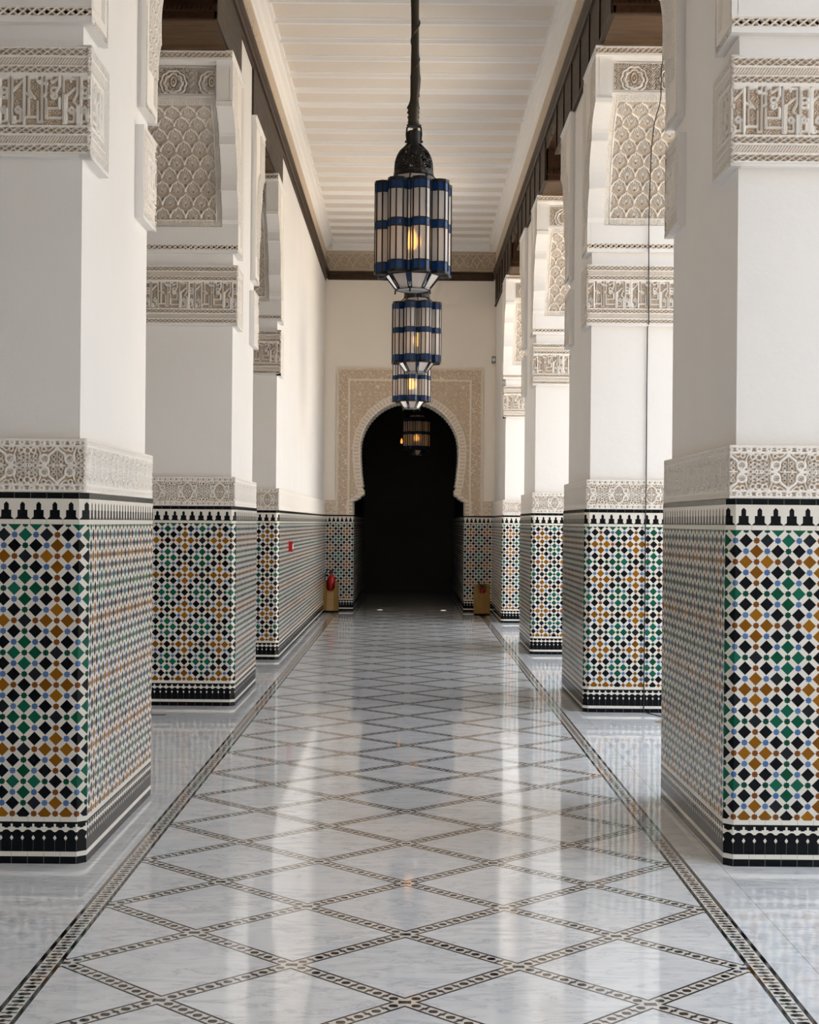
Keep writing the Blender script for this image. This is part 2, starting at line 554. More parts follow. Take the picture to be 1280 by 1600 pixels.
S = 0.0003956       # metres per traced unit of the inscription (7.11 units per pixel)
KUFIC = []
def k(*pts):
    for a, b in zip(pts[:-1], pts[1:]): KUFIC.append((a, b))
k((15, 12), (15, 535), (48, 535)); k((15, 20), (150, 20)); k((128, 55), (20, 175)); k((150, 20), (150, 550)); k((48, 535), (48, 470))
k((110, 400), (110, 520), (60, 520)); k((60, 380), (85, 350), (110, 400), (85, 425), (60, 400), (60, 380))
k((200, 20), (200, 170), (265, 255)); k((200, 20), (290, 20), (290, 60), (345, 60)); k((345, 20), (345, 530), (300, 530), (300, 290))
k((180, 470), (290, 470)); k((200, 260), (200, 460)); k((180, 200), (225, 245)); k((310, 80), (400, 80))
k((390, 20), (390, 200), (372, 230)); k((390, 20), (445, 20), (445, 60)); k((455, 70), (530, 25)); k((540, 15), (540, 110), (475, 230))
k((390, 260), (390, 480), (550, 480)); k((540, 250), (540, 370), (405, 370)); k((400, 450), (400, 380))
k((580, 20), (580, 535), (612, 535), (612, 220)); k((580, 20), (660, 20), (660, 55)); k((705, 140), (615, 225)); k((690, 25), (735, 25), (735, 200), (690, 290), (740, 330), (740, 550))
k((700, 400), (700, 520), (650, 520)); k((650, 380), (675, 350), (700, 400), (675, 425), (650, 400))
k((775, 15), (775, 550)); k((775, 20), (870, 20), (870, 550)); k((840, 400), (840, 520), (795, 520)); k((795, 380), (818, 350), (840, 400), (818, 425), (795, 400)); k((860, 250), (800, 250))
KRINGS = [((475, 160), 32), ((478, 228), 32), ((820, 160), 30), ((820, 225), 30), ((85, 395), 30), ((675, 395), 30), ((818, 395), 30)]
PER = 890 * S
def kufic(u, v, H=.2176):
    """u metres, v metres up from band bottom; raised Kufic strokes over scrolling leaves"""
    x = (u % PER) / S; y = (H - v) / H * 560
    d = np.full(u.shape, 1e9)
    for (a, b) in KUFIC: d = np.minimum(d, seg(x, y, a, b))
    for (c, r) in KRINGS: d = np.minimum(d, np.abs(np.hypot(x - c[0], y - c[1]) - r) + 2)
    s = 1 - sst(13, 19, d)
    groove = 1 - .3 * (1 - sst(1.5, 5, d))
    bg = .05 + .45 * (spirals(x * S, y * S, .044) > .5)
    halo = sst(19, 27, d)
    return np.maximum(s * groove, bg * halo)
def band_rows(v):
    return v
def inscription(u, v):
    """height .47: lattice, rope, lattice, Kufic, lattice, rope, lattice"""
    f = .47 / 130.0      # photo pixels to metres over the band height (130 px)
    h = np.ones_like(u)
    rows = [(3.0, 12.0, 'L'), (17.0, 28.0, 'R'), (32.5, 41.0, 'L'), (46.5, 117.5 - 11, 'K')]
    # measured from the top of the band: lattice, rope, lattice, letters, lattice, rope, lattice
    seq = [('L', 3.5, 13.0), ('R', 17.5, 28.5), ('L', 32.0, 41.0), ('K', 46.5, 123.0 - 1.0), ('L', 126.5, 135.0), ('R', 139.0, 150.5), ('L', 155.0, 163.5)]
    f = .47 / 168.0
    for t, a, b in seq:
        a *= f; b *= f
        m = strip(.47 - v, a, b)
        vv = (b - (.47 - v))
        H = b - a
        if t == 'L': g = lattice(u, vv, .036, H, .0028)
        elif t == 'R': g = rope(u, vv, H)
        else: g = kufic(u, vv, H)
        h = np.where(m, g, h)
    return h
def inscription_side(u, v, W=.40):
    """return panel: the same rows turned into a nested frame; u=0 at the pillar corner"""
    e = np.minimum(np.minimum(v, .47 - v), W - u)
    a = u + v
    f = .47 / 168.0
    h = np.ones_like(u)
    al = np.where(W - u <= np.minimum(v, .47 - v), v, u)
    for t, x0, x1 in (('L', 3.5, 13), ('R', 17.5, 28.5), ('L', 32, 41)):
        x0 *= f; x1 *= f
        m = (e >= x0) & (e < x1)
        H = x1 - x0
        g = lattice(al, e - x0, .036, H, .0028) if t == 'L' else rope(al, e - x0, H)
        h = np.where(m, g, h)
    m = e > 46.5 * f
    return np.where(m, kufic(u + .1, v - 46.5 * f, .21), h)
S2 = .26 / 660.0
def arabesque(u, v, H=.235):
    """stucco frieze over the tiles: chain borders and mirrored ogee cartouches"""
    P = .26
    x = ((u % P) / P) * 660.0            # cartouche centre at 330
    x = np.abs(x - 330)                  # mirror
    yy = (H / 2 - v) / S2                # from the centre line
    y = np.abs(yy)
    w = 11.0
    def ring(cx, cy, r, w=w): return 1 - sst(w - 4, w + 4, np.abs(np.hypot(x - cx, y - cy) - r))
    def pl(*p, w=w):
        d = 1e9
        for a, b in zip(p[:-1], p[1:]): d = np.minimum(d, seg(x, y, a, b))
        return 1 - sst(w - 4, w + 4, d)
    h = pl((0, 205), (22, 170), (55, 145), (80, 125), (95, 95), w=16)
    h = np.maximum(h, ring(137, 72, 44, 15))
    h = np.maximum(h, ring(137, 72, 16, 7))
    h = np.maximum(h, pl((95, 95), (92, 60), (100, 30), (125, 12), (200, 8), w=12))
    h = np.maximum(h, pl((185, 120), (200, 80), (195, 45), (215, 20), w=10))
    h = np.maximum(h, pl((0, 0), (0, 190), w=7)); h = np.maximum(h, pl((0, 3), (92, 3), w=8))
    h = np.maximum(h, ring(42, 40, 22, 7)); h = np.maximum(h, ring(38, 95, 20, 7))
    h = np.maximum(h, ring(150, 180, 24, 9)); h = np.maximum(h, pl((40, 200), (90, 165), (125, 175), w=9))
    h = np.maximum(h, pl((185, 130), (210, 190), (240, 200), w=9))
    h = np.maximum(h, ring(262, 165, 27, 10)); h = np.maximum(h, ring(330, 160, 34, 10))
    for cx, cy in ((330, 0), (330, 60), (330, 110), (285, 28), (285, 85), (240, 0), (240, 55), (240, 105), (300, 0)):
        h = np.maximum(h, ring(cx, cy, 20, 7))
    h = np.maximum(h, pl((0, 207), (330, 207), w=8))
    # borders
    b = y > 212
    t = (y - 212)
    cell = (u / .044 - np.round(u / .044)) * .044 / S2
    leaf = 1 - sst(7, 12, np.abs(np.hypot(cell / 1.9, t - 38) - 14))
    bead = 1 - sst(5, 10, np.hypot(np.abs(cell) - 55, t - 38))
    bh = np.where((t > 18) & (t < 58), np.maximum(np.maximum(leaf, bead) * .9, .1), 1.0)
    return np.where(b, bh, np.maximum(h, .05))
def sebka(u, v):
    """rows of small pointed lobed arches, staggered"""
    p = .125; r = .104
    row = np.floor(v / r); vv = v / r - row
    x = (u / p + .5 * (row % 2)); x = np.abs(x - np.floor(x) - .5) * 2     # 0 centre, 1 edge
    y = vv
    d = 1e9
    pts = [(0, .98), (.16, .86), (.38, .78), (.62, .70), (.74, .52), (.92, .40), (1.0, .16)]
    for a, b in zip(pts[:-1], pts[1:]):
        d = np.minimum(d, seg(x * p / 2, y * r, (a[0] * p / 2, a[1] * r), (b[0] * p / 2, b[1] * r)))
    out = line(d, .0055, .003)
    ribs = (.5 + .38 * np.cos(np.arctan2(y + .1, x + 1e-6) * 22)) * (1 - sst(.50, .66, np.hypot(x, (y - .40) * 1.2)))
    core = .7 * line(np.hypot(x * p / 2, (y - .35) * r), .012, .004)
    fill = .30 + .18 * (np.cos(u * 900) * np.cos(v * 900) > 0)
    hole = line(np.hypot((1 - x) * p / 2, (y - .62) * r), .0085, .003) + line(np.hypot(x * p / 2, (y - .14) * r), .006, .003)
    h = np.maximum(np.maximum(out, ribs), np.maximum(core, fill))
    return h * (1 - np.clip(hole, 0, 1) * .95)
def sebka_panel(u, v, W, H):
    e = np.minimum(np.minimum(u, W - u), np.minimum(v, H - v))
    g = np.minimum(spirals(u, v, .018) * .3 + .55, 1)
    h = np.where(e < .045, g, sebka(u - .05, v - .05))
    return np.where((e > .045) & (e < .055), 1.0, h)
def palmettes(u, v, H=.215):
    p = .30
    x = np.abs((u / p) - np.round(u / p)) * p; y = v
    R = np.hypot(x, (y - .085))
    th = np.arctan2(y - .085, x + 1e-9)
    rr = .092 + .009 * np.abs(np.cos(th * 5))
    h = 1 - sst(.006, .010, np.abs(R - rr))
    h = np.maximum(h, 1 - sst(.005, .008, np.abs(R - .062 - .008 * np.abs(np.cos(th * 4 + .4)))))
    sp = spirals(u + .005, y, .050) > .45
    h = np.maximum(h, .85 * sp * sst(.010, .014, np.abs(R - rr)) * ((R > .105) | (R < .082)))
    pet = .8 * (np.cos(th * 9) > -.1) * (R > .066) * (R < .084)
    h = np.maximum(h, pet)
    tear = np.abs(np.hypot(x * 1.8, (y - .10) * 1.0) - .034)
    h = np.maximum(np.where(np.hypot(x * 1.6, y - .10) < .055, .1, h), 1 - sst(.004, .008, tear))
    h = np.maximum(h, 1 - sst(.006, .010, np.hypot(x * 1.6, (y - .095))))
    e = np.minimum(v, H - v)
    return np.where(e < .006, 1, h)

# ------------------------------------------------------------------ pillars
XT = 1.40                        # corridor face of the tiles
ZB0, ZB1 = 3.09, 3.56            # inscription band
ZS0, ZS1 = 3.665, 3.745          # lattice moulding
ZC0 = 3.875                      # springing of the corbel
WID = 1.5
RIB = .13
# profile of the lobed rib: (reach beyond the pillar face, z)
def rib_profile():
    pts = [(.0, ZS1), (.0, 3.90)]
    def lobe(z0, p0, z1, p1, bulge, n=8):
        out = []
        for i in range(1, n + 1):
            t = i / n
            z = z0 + (z1 - z0) * t
            p = p0 + (p1 - p0) * t
            out.append((p - bulge * math.sin(PI * t) , z))
        return out
    pts += lobe(3.90, .03, 4.14, .105, .035)
    pts += [(.125, 4.145)]
    pts += lobe(4.15, .125, 4.48, .22, .055)
    pts += [(.25, 4.485)]
    pts += lobe(4.49, .25, 4.72, .43, .075)
    pts += [(.47, 4.725), (.47, 4.76), (.455, 4.77), (.455, 5.08)]
    return pts
def panel_reach(z):
    zs = [3.875, 4.10, 4.29, 4.50, 4.65, 4.73, 4.80]
    ps = [-.005, .02, .06, .14, .26, .37, .43]
    return np.interp(z, zs, ps)
RIBP = rib_profile()
def rib_reach(z):
    zs = np.array([p[1] for p in RIBP]); ps = np.array([p[0] for p in RIBP])
    return np.interp(z, zs, ps)

def make_pillar(s, label, y0, length=1.70, back=True, side_res=.004, name='tiled_pillar', kind=None):
    """s=+1 right of the corridor, -1 left; local x=0 is the corridor tile face, local y=0 the tile face toward the camera"""
    t = thing(name, label, 'pillar' if kind is None else 'wall', (s * XT, y0, 0), 'tiled pillars along the corridor' if kind is None else None)
    t['kind'] = kind or 'thing'
    L = length
    X = lambda lx: s * lx
    ch = .036
    # tiles
    mb = MB()
    chb = ch if back else 0.0
    pl = [(WID, 0), (ch, 0), (0, ch), (0, L - chb)] + ([(chb, L)] if back else []) + [(WID, L)]
    us = [WID - ch]
    for a, b in zip(pl[:-1], pl[1:]):
        us.append(us[-1] - (math.dist(a, b) if a != (ch, 0) else G))
    us[1] = 0.0
    us = [WID - ch, 0.0, -G]
    for a, b in zip(pl[2:-1], pl[3:]): us.append(us[-1] - math.dist(a, b))
    for i in range(len(pl) - 1):
        a, b = pl[i], pl[i + 1]; ua, ub = us[i], us[i + 1]
        pts = [(X(a[0]), a[1], 0), (X(b[0]), b[1], 0), (X(b[0]), b[1], 1.615), (X(a[0]), a[1], 1.615)]
        uv = [(ua, 0), (ub, 0), (ub, 1.615), (ua, 1.615)]
        if s > 0: pts.reverse(); uv.reverse()
        mb.face(pts, uv)
    mb.face([(X(WID), 0, 0), (X(WID), L, 0), (X(WID), L, 1.615), (X(WID), 0, 1.615)], [(0, 0), (L, 0), (L, 1.615), (0, 1.615)])
    mb.face([(X(p[0]), p[1], 1.615) for p in pl])
    part('tile_dado', mb, M_ZEL, t)
    # plain shaft
    mb = MB(); mb.box(X(.045), X(WID - .045), .045, L - .045 if back else L, 1.80, 5.60)
    part('plaster_shaft', mb, M_PLASTER, t)
    # frieze over the tiles
    g = Grid(); D = .013
    f0 = .008
    mbz = MB(); mbz.box(X(f0 + D), X(WID - f0 - D), f0 + D, (L - f0 - D) if back else L, 1.62, 1.852)
    W = WID - 2 * f0
    def front(Wd, z0, y, dep, xs0):
        # face toward the camera, u runs to +x
        x0 = xs0 if s > 0 else -(xs0 + Wd)
        return lambda U, V, h: (x0 + U, y + dep * (1 - h), z0 + V)
    def rear(Wd, z0, y, dep, xs0):
        x1 = (xs0 + Wd) if s > 0 else -xs0
        return lambda U, V, h: (x1 - U, y - dep * (1 - h), z0 + V)
    def side(Wd, z0, lx, dep, ya, rev):
        return lambda U, V, h: (X(lx + dep * (1 - h)), (ya + Wd - U) if rev else (ya + U), z0 + V)
    g.add(W, .235, .0036, arabesque, front(W, 1.617, f0, D, f0), u0=-.13 if s > 0 else .26 - (W % .26))
    sl = (L - 2 * f0) if back else L - f0
    g.add(sl, .235, side_res, arabesque, side(sl, 1.617, f0, D, f0, s > 0), flip=False)
    if back: g.add(W, .235, .008, arabesque, rear(W, 1.617, L - f0, D, f0))
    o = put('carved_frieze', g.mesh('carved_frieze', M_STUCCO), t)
    e = .001
    mbz.box(X(f0 + .002), X(WID - f0), f0 + .002, (L - f0) if back else L, 1.850, 1.853)
    part('frieze_core', mbz, M_STUCCO, o)
    # inscription bands, lattice mouldings and corbels at the camera end and the far end
    for end in ((0, 1) if back else (0,)):
        YF = (lambda q: q) if end == 0 else (lambda q: L - q)
        facef = front if end == 0 else rear
        yy = 0.0 if end == 0 else L
        res = .0036 if (end == 0) else .007
        wr = .40
        g = Grid(); D = .016
        g.add(WID, .47, res, inscription, facef(WID, ZB0, yy, D, 0), u0=(0.0 if s * (1 if end == 0 else -1) > 0 else PER - (WID % PER)))
        rev = (s > 0) == (end == 0)
        if end == 0:
            ins = lambda U, V: inscription_side(wr - U if s > 0 else U, V)
            g.add(wr, .47, res, ins, side(wr, ZB0, 0, D, 0, s > 0))
        else:
            ins = lambda U, V: inscription_side(wr - U if s < 0 else U, V)
            g.add(wr, .47, res, ins, side(wr, ZB0, 0, D, L - wr, s > 0))
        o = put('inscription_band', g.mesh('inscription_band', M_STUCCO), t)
        o['label'] = 'carved stucco band of square Kufic letters'
        mb = MB()
        mb.box(X(.016), X(WID), YF(.016), YF(.06), ZB0 + .001, ZB1 - .001)
        mb.box(X(.016), X(.06), YF(.016), YF(wr), ZB0 + .001, ZB1 - .001)
        mb.box(X(0), X(.06), YF(wr - .001), YF(wr + .006), ZB0 - .012, ZB1 + .006)
        for (za, zb) in ((ZB0 - .012, ZB0 + .002), (ZB1 - .002, ZB1 + .006)):
            mb.box(X(0), X(WID), YF(0), YF(.05), za, zb)
            mb.box(X(0), X(.05), YF(0), YF(wr), za, zb)
        part('band_core', mb, M_PLASTER, o)
        # moulding
        g = Grid()
        g.add(WID, .042, res, lambda U, V: np.where((V < .004) | (V > .038), 1, lattice(U, V - .004, .042, .034, .0032)), facef(WID, ZS0 + .026, yy, .01, 0))
        o = put('lattice_moulding', g.mesh('lattice_moulding', M_STUCCO), t)
        mb = MB()
        mb.box(X(.01), X(WID), YF(.01), YF(.06), ZS0 + .02, ZS1 - .004)
        mb.box(X(0), X(WID), YF(0), YF(.06), ZS0, ZS0 + .027)
        mb.box(X(0), X(WID), YF(-.004), YF(.06), ZS1 - .012, ZS1)
        part('moulding_core', mb, M_PLASTER, o)
        # corbel: two lobed ribs, the core behind the carved panel
        mb = MB()
        prof = [(.355, ZS0 + .002), (.014, ZS0 + .002), (.014, ZS1 - .002)] + [(-p, z) for p, z in RIBP] + [(.355, 5.08)]
        for xa in (0, WID - RIB):
            x_in = xa + (.026 if xa == 0 else 0)
            mb.prism(prof, lambda p, q: (X(q), YF(p[0]), p[1]), x_in, xa + RIB)
            if xa == 0:      # rim of the carved side
                rim = [(.36, ZS0 - .0008), (0, ZS0 - .0008)] + [(-p, z) for p, z in RIBP] + [(.36, 5.08)]
                for a_, b_ in list(zip(rim, rim[1:] + rim[:1]))[:1] + list(zip(rim, rim[1:] + rim[:1]))[2:-2] + [(rim[-1], rim[0])]:
                    mb.face([(X(0), YF(a_[0]), a_[1]), (X(0), YF(b_[0]), b_[1]), (X(.028), YF(b_[0]), b_[1]), (X(.028), YF(a_[0]), a_[1])])
        zs = list(np.linspace(3.86, 4.80, 20))
        core = [(.06, ZS1), (0.0, ZS1), (0.0, ZC0)] + [(-float(panel_reach(z)) + .03, float(z)) for z in zs[1:]] + [(-.425, 4.80), (-.425, 4.815), (-.402, 4.82), (-.402, 5.05), (-.43, 5.055), (-.43, 5.08), (.06, 5.08)]
        core[2] = (0.0, ZC0); core[3] = (.02, ZC0 + .004)
        mb.prism(core, lambda p, q: (X(q), YF(p[0]), p[1]), RIB, WID - RIB)
        # capping moulding behind the lattice
        mb.box(X(-.0), X(WID), YF(-.49), YF(.36), 5.08, 5.092)
        mb.box(X(.004), X(WID), YF(-.482), YF(.36), 5.09, 5.14)
        mb.box(X(-.004), X(WID), YF(-.498), YF(.36), 5.138, 5.15)
        # thin fillet across the rib face
        mb.box(X(.0), X(RIB), YF(-.475), YF(-.44), 4.745, 4.76)
        cb = part('corbel', mb, M_PLASTER, t)
        g = Grid()
        g.add(WID, .048, res, lambda U, V: np.where((V < .004) | (V > .044), 1, lattice(U, V - .004, .042, .040, .0032)), facef(WID, 5.091, yy + (-.492 if end == 0 else .492), .01, 0))
        put('capping_lattice', g.mesh('capping_lattice', M_STUCCO), cb)
        # carved corridor side of the corbel
        g = Grid()
        zt = 5.08
        def side_fn(U, V):
            z = ZS0 + V
            q = U - .50                       # q<0 beyond the face, q>0 over the pillar
            edge = np.minimum(.36 - q, V)     # inner frame
            al = np.where(.36 - q < V, V, U)
            fr = np.where((edge > .008) & (edge < .036), lattice(al, edge - .008, .04, .028, .0026), 1.0)
            inner = np.where(edge > .085, .45, 1.0)
            h = np.where(edge < .044, fr, inner)
            lob = q + rib_reach(z)            # distance from the lobed outline
            ara = np.where((spirals(U, V, .080) > .42), .95, .0)
            zone = (lob < .34) & (z > 3.92) & (q < .27)
            h = np.where(zone, ara, h)
            h = np.where((zone & (lob > .328)) | (lob < .014) | ((lob > .03) & (lob < .036)), 1.0, h)
            return h
        wW = .86; hH = zt - ZS0
        def side_pos(U, V, h): return (X(.026 * (1 - h)), YF(U - .50), ZS0 + V)
        g.add(wW, hH, .0045, side_fn, side_pos, tint=lambda U, V: ((U - .5 + rib_reach(ZS0 + V) > .34) | (V < .255)) & (np.minimum(.86 - U, V) > .05), mask=lambda U, V: (U - .50) > -rib_reach(ZS0 + V) - .001, flip=(s > 0) == (end == 1))
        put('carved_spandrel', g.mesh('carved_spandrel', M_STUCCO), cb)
        # honeycomb panel under the curve
        zz = np.linspace(3.88, 4.79, 120); yp = panel_reach(zz)
        arc = np.concatenate([[0], np.cumsum(np.hypot(np.diff(zz), np.diff(yp)))])
        Ha = float(arc[-1]); Wp = WID - 2 * RIB
        ty = np.gradient(yp, arc); tz = np.gradient(zz, arc)
        g = Grid()
        def pan_pos(U, V, h):
            z = np.interp(V, arc, zz); y = np.interp(V, arc, yp); ny = np.interp(V, arc, tz); nz = -np.interp(V, arc, ty)
            off = .026 * (h - 1)
            xx = (RIB + U) if s > 0 else -(RIB + U)
            return (xx, YF(-(y + ny * off)), z + nz * off)
        g.add(Wp, Ha, res * 1.2, lambda U, V: sebka_panel(U, V, Wp, Ha), pan_pos, flip=(s < 0) != (end == 1))
        put('honeycomb_panel', g.mesh('honeycomb_panel', M_STUCCO), cb)
        g = Grid()
        g.add(Wp - .04, .215, res, lambda U, V: palmettes(U, V), facef(Wp - .04, 4.828, (-.424 if end == 0 else L + .424), .022, RIB + .02), u0=(-.15 if s > 0 else .02))
        put('palmette_panel', g.mesh('palmette_panel', M_STUCCO), cb)
    return t

R_Y = [6.56, 11.88, 17.10, 22.45]
L_Y = [6.50, 12.08, 16.15]
Y_END = 25.2

# ------------------------------------------------------------------ setting
YB = -4.0                  # wall behind the camera
mb = MB(); mb.box(-5.6, 3.3, YB, 33.0, -.15, 0.0)
struct('floor', mb, M_FLOOR)
mb = MB(); mb.box(3.3, 18, YB - 6, 36, -.15, -.02)
struct('floor_courtyard', mb, M_COURT)
mb = MB(); mb.box(16, 16.3, YB - 6, 36, -.02, 5.0)
struct('wall_courtyard', mb, M_CREAM)
mb = MB(); mb.box(3.4, 16, -12, -2.0, -.02, 10.0)
struct('wall_shade_blocker', mb, M_PLASTER)  # unseen wing added to shadow the near courtyard and cut off sky
mb = MB(); mb.box(-5.6, 3.0, YB - .3, YB, -.1, 6.6)
struct('wall_back', mb, M_PLASTER)
mb = MB(); mb.box(-5.6, -5.3, YB, Y_END, -.1, 6.6)
struct('wall_left_outer', mb, M_CREAM)
# ceiling with joists
mb = MB()
mb.box(-1.47, 1.47, YB, Y_END + .05, 6.23, 6.45)
mb.cur = 1
y = Y_END - .30
mb.box(-1.36, 1.36, Y_END - .16, Y_END, 6.185, 6.24)
while y > 3.0:
    mb.cur = 1
    prof = [(-.060, 6.234), (-.055, 6.222), (-.038, 6.218), (-.014, 6.188), (.018, 6.186), (.022, 6.205), (.036, 6.21), (.040, 6.234)]
    mb.prism(prof, lambda p, q: (q, y - .1 + p[0], p[1]), -1.30, 1.30)
    y -= .565
for sx in (-1, 1):
    prof = [(1.447, 6.07), (1.425, 6.075), (1.415, 6.10), (1.395, 6.115), (1.375, 6.15), (1.335, 6.175), (1.33, 6.195), (1.295, 6.20), (1.295, 6.235), (1.447, 6.235)]
    mb.prism(prof, lambda p, q: (sx * p[0], q, p[1]), YB, Y_END)
prof = [(Y_END + .02, 6.07), (Y_END - .02, 6.075), (Y_END - .04, 6.11), (Y_END - .09, 6.15), (Y_END - .10, 6.20), (Y_END - .10, 6.235), (Y_END + .02, 6.235)]
mb.prism(prof, lambda p, q: (q, p[0], p[1]), -1.33, 1.33)
struct('ceiling', mb, [M_CEIL, M_JOIST])
mb = MB(); mb.box(-5.6, -1.44, YB, Y_END + .3, 5.75, 6.5)
struct('ceiling_left_gallery', mb, M_WOOD)
# roof over everything
mb = MB(); mb.box(-5.6, 2.9, YB - .3, 33, 6.45, 6.7)
struct('ceiling_roof', mb, M_PLASTER)

# carved cornice
def cornice_fn(U, V):
    h = arabesque_big(U, V)
    return h
def arabesque_big(u, v, H=.35):
    p = .30
    x = np.abs(u / p - np.round(u / p)) * p
    e = np.minimum(v, H - v)
    d = 1e9
    pts = [(.0, .29), (.03, .26), (.07, .23), (.09, .18), (.13, .14), (.15, .06)]
    for a, b in zip(pts[:-1], pts[1:]): d = np.minimum(d, seg(x, v, a, b))
    h = 1 - sst(.007, .013, d)
    d = 1e9
    pts = [(.15, .29), (.12, .25), (.07, .19), (.05, .13), (.0, .10)]
    for a, b in zip(pts[:-1], pts[1:]): d = np.minimum(d, seg(x, v, a, b))
    h = np.maximum(h, 1 - sst(.006, .011, d))
    h = np.maximum(h, .75 * (spirals(u, v, .05) > .5))
    h = np.where(e < .05, np.where((e > .015) & (e < .035), .3 + .6 * (np.cos(u * 2 * PI / .04) > 0), 1.0), h)
    return h
g = Grid()
g.add(2.86, .35, .009, arabesque_big, lambda U, V, h: (-1.43 + U, Y_END - .012 * h, 5.72 + V))
g.add(Y_END - YB, .35, .014, arabesque_big, lambda U, V, h: (-1.43 - .018 + .018 * h, Y_END - U, 5.72 + V), flip=True)
g.add(Y_END - YB, .35, .014, arabesque_big, lambda U, V, h: (1.43 + .018 - .018 * h, Y_END - U, 5.72 + V))
o = put('trim_1', g.mesh('cornice', M_CORNICE)); o['kind'] = 'structure'
mb = MB()
for sx in (-1, 1): mb.box(sx * 1.4455, sx * 1.6, YB, Y_END, 5.72, 6.08)
part('backing', mb, M_STUCCO_WARM, o)
# wooden rail under the cornice
mb = MB()
rail = [(1.6, 5.57), (1.43, 5.57), (1.425, 5.60), (1.405, 5.605), (1.40, 5.64), (1.415, 5.65), (1.40, 5.66), (1.38, 5.69), (1.38, 5.72), (1.6, 5.725)]
for sx in (-1, 1):
    mb.prism(rail, lambda p, q: (sx * p[0], q, p[1]), YB, Y_END)
mb.prism([(Y_END + .05, 5.58), (Y_END - .02, 5.58), (Y_END - .03, 5.62), (Y_END - .035, 5.66), (Y_END - .06, 5.69), (Y_END - .06, 5.72), (Y_END + .05, 5.725)],
         lambda p, q: (q, p[0], p[1]), -1.40, 1.40)
struct('trim_2', mb, M_WOODR)

# ---- end wall with the arched opening
def open_half(z):
    z = np.asarray(z, float)
    R = .85; zc = 2.72
    w = np.where(z > zc, np.sqrt(np.clip(R * R - (z - zc) ** 2, 0, None)), R - .055 * ((zc - z) / .62) ** 2)
    w = np.where(z < 2.06, .785 - .03 * np.sin(np.clip((z - 1.94) / .12, 0, 1) * PI), w)
    w = np.where(z < 1.95, .785 + (1.95 - z) / .093 * .12, w)
    w = np.where(z < 1.857, .95, w)
    return w
def outline(back=False):
    pts = [(.95, 0), (.95, 1.857), (.90, 1.862), (.875, 1.89), (.84, 1.90), (.825, 1.935), (.785, 1.945), (.765, 1.98), (.775, 2.01), (.765, 2.04), (.80, 2.08)]
    zs = np.linspace(2.12, 2.72, 9)
    n = 0
    # scalloped edge: small round teeth along the jamb and arch
    path = [(float(open_half(z)), float(z)) for z in np.linspace(2.10, 2.70, 60)]
    path += [(.85 * math.cos(a), 2.72 + .85 * math.sin(a)) for a in np.linspace(0.005, PI / 2, 170)]
    s = 0.0; prev = path[0]
    for p in path:
        s += math.dist(p, prev); prev = p
        ph = (s / .062) % 1.0
        d = .022 * math.sqrt(max(0, 1 - (2 * ph - 1) ** 2))
        c = (0, 2.72) if p[1] > 2.72 else (0, p[1])
        v = Vector((p[0] - c[0], p[1] - c[1])).normalized()
        pts.append((p[0] - v.x * d, p[1] - v.y * d))
    return pts
OL = outline()
def full_outline(): return OL + [(-x, z) for x, z in reversed(OL[:-1])]
FO = full_outline()
mb = MB()
TH = .85
# front skin: strips between outline and a surrounding rectangle
def ring_faces(yq):
    out = []
    n = len(FO)
    def proj(p):
        x, z = p
        if z < 2.4: return (math.copysign(1.47, x), z)
        a = math.atan2(z - 2.4, abs(x)); c = math.atan2(6.25 - 2.4, 1.47)
        if a < c: return (math.copysign(1.47, x), 2.4 + math.tan(a) * 1.47)
        return (math.copysign((6.25 - 2.4) / math.tan(a), x), 6.25)
    for i in range(n - 1):
        a, b = FO[i], FO[i + 1]; pa, pb = proj(a), proj(b)
        if abs(pa[0] - pb[0]) > .01 and abs(pa[1] - pb[1]) > .01:
            sx = 1 if pa[0] > 0 else -1
            out.append([a, pa, (sx * 1.47, 6.25), pb, b])
        else: out.append([a, pa, pb, b])
    for f in out: mb.face([(x, yq, z) for x, z in f])
ring_faces(Y_END)
for i in range(len(FO) - 1):
    a, b = FO[i], FO[i + 1]
    mb.face([(a[0], Y_END, a[1]), (b[0], Y_END, b[1]), (b[0], Y_END + TH, b[1]), (a[0], Y_END + TH, a[1])])
mb.box(-5.6, -1.46, Y_END, Y_END + .3, 0, 6.5)
mb.box(1.46, 3.0, Y_END, Y_END + .3, 0, 6.5)
wf = struct('wall_far', mb, M_CREAM)
# tiled dado of the end wall with its returns into the passage
mb = MB()
for sx in (-1, 1):
    def q(a, b, ua, ub):
        mb.face([(sx * a[0], a[1], 0), (sx * b[0], b[1], 0), (sx * b[0], b[1], 1.615), (sx * a[0], a[1], 1.615)], [(ua, 0), (ub, 0), (ub, 1.615), (ua, 1.615)])
    yf = Y_END - .035
    q((1.45, yf), (.95, yf), .50, 0.0); q((.95, yf), (.93, yf + .02), 0, -.028); q((.93, yf + .02), (.93, 31.0), -.028, -5.9)
    mb.face([(sx * 1.45, yf, 1.615), (sx * .93, yf, 1.615), (sx * .93, 31, 1.615), (sx * 1.45, 31, 1.615)])
part('tile_dado', mb, M_ZEL, wf)
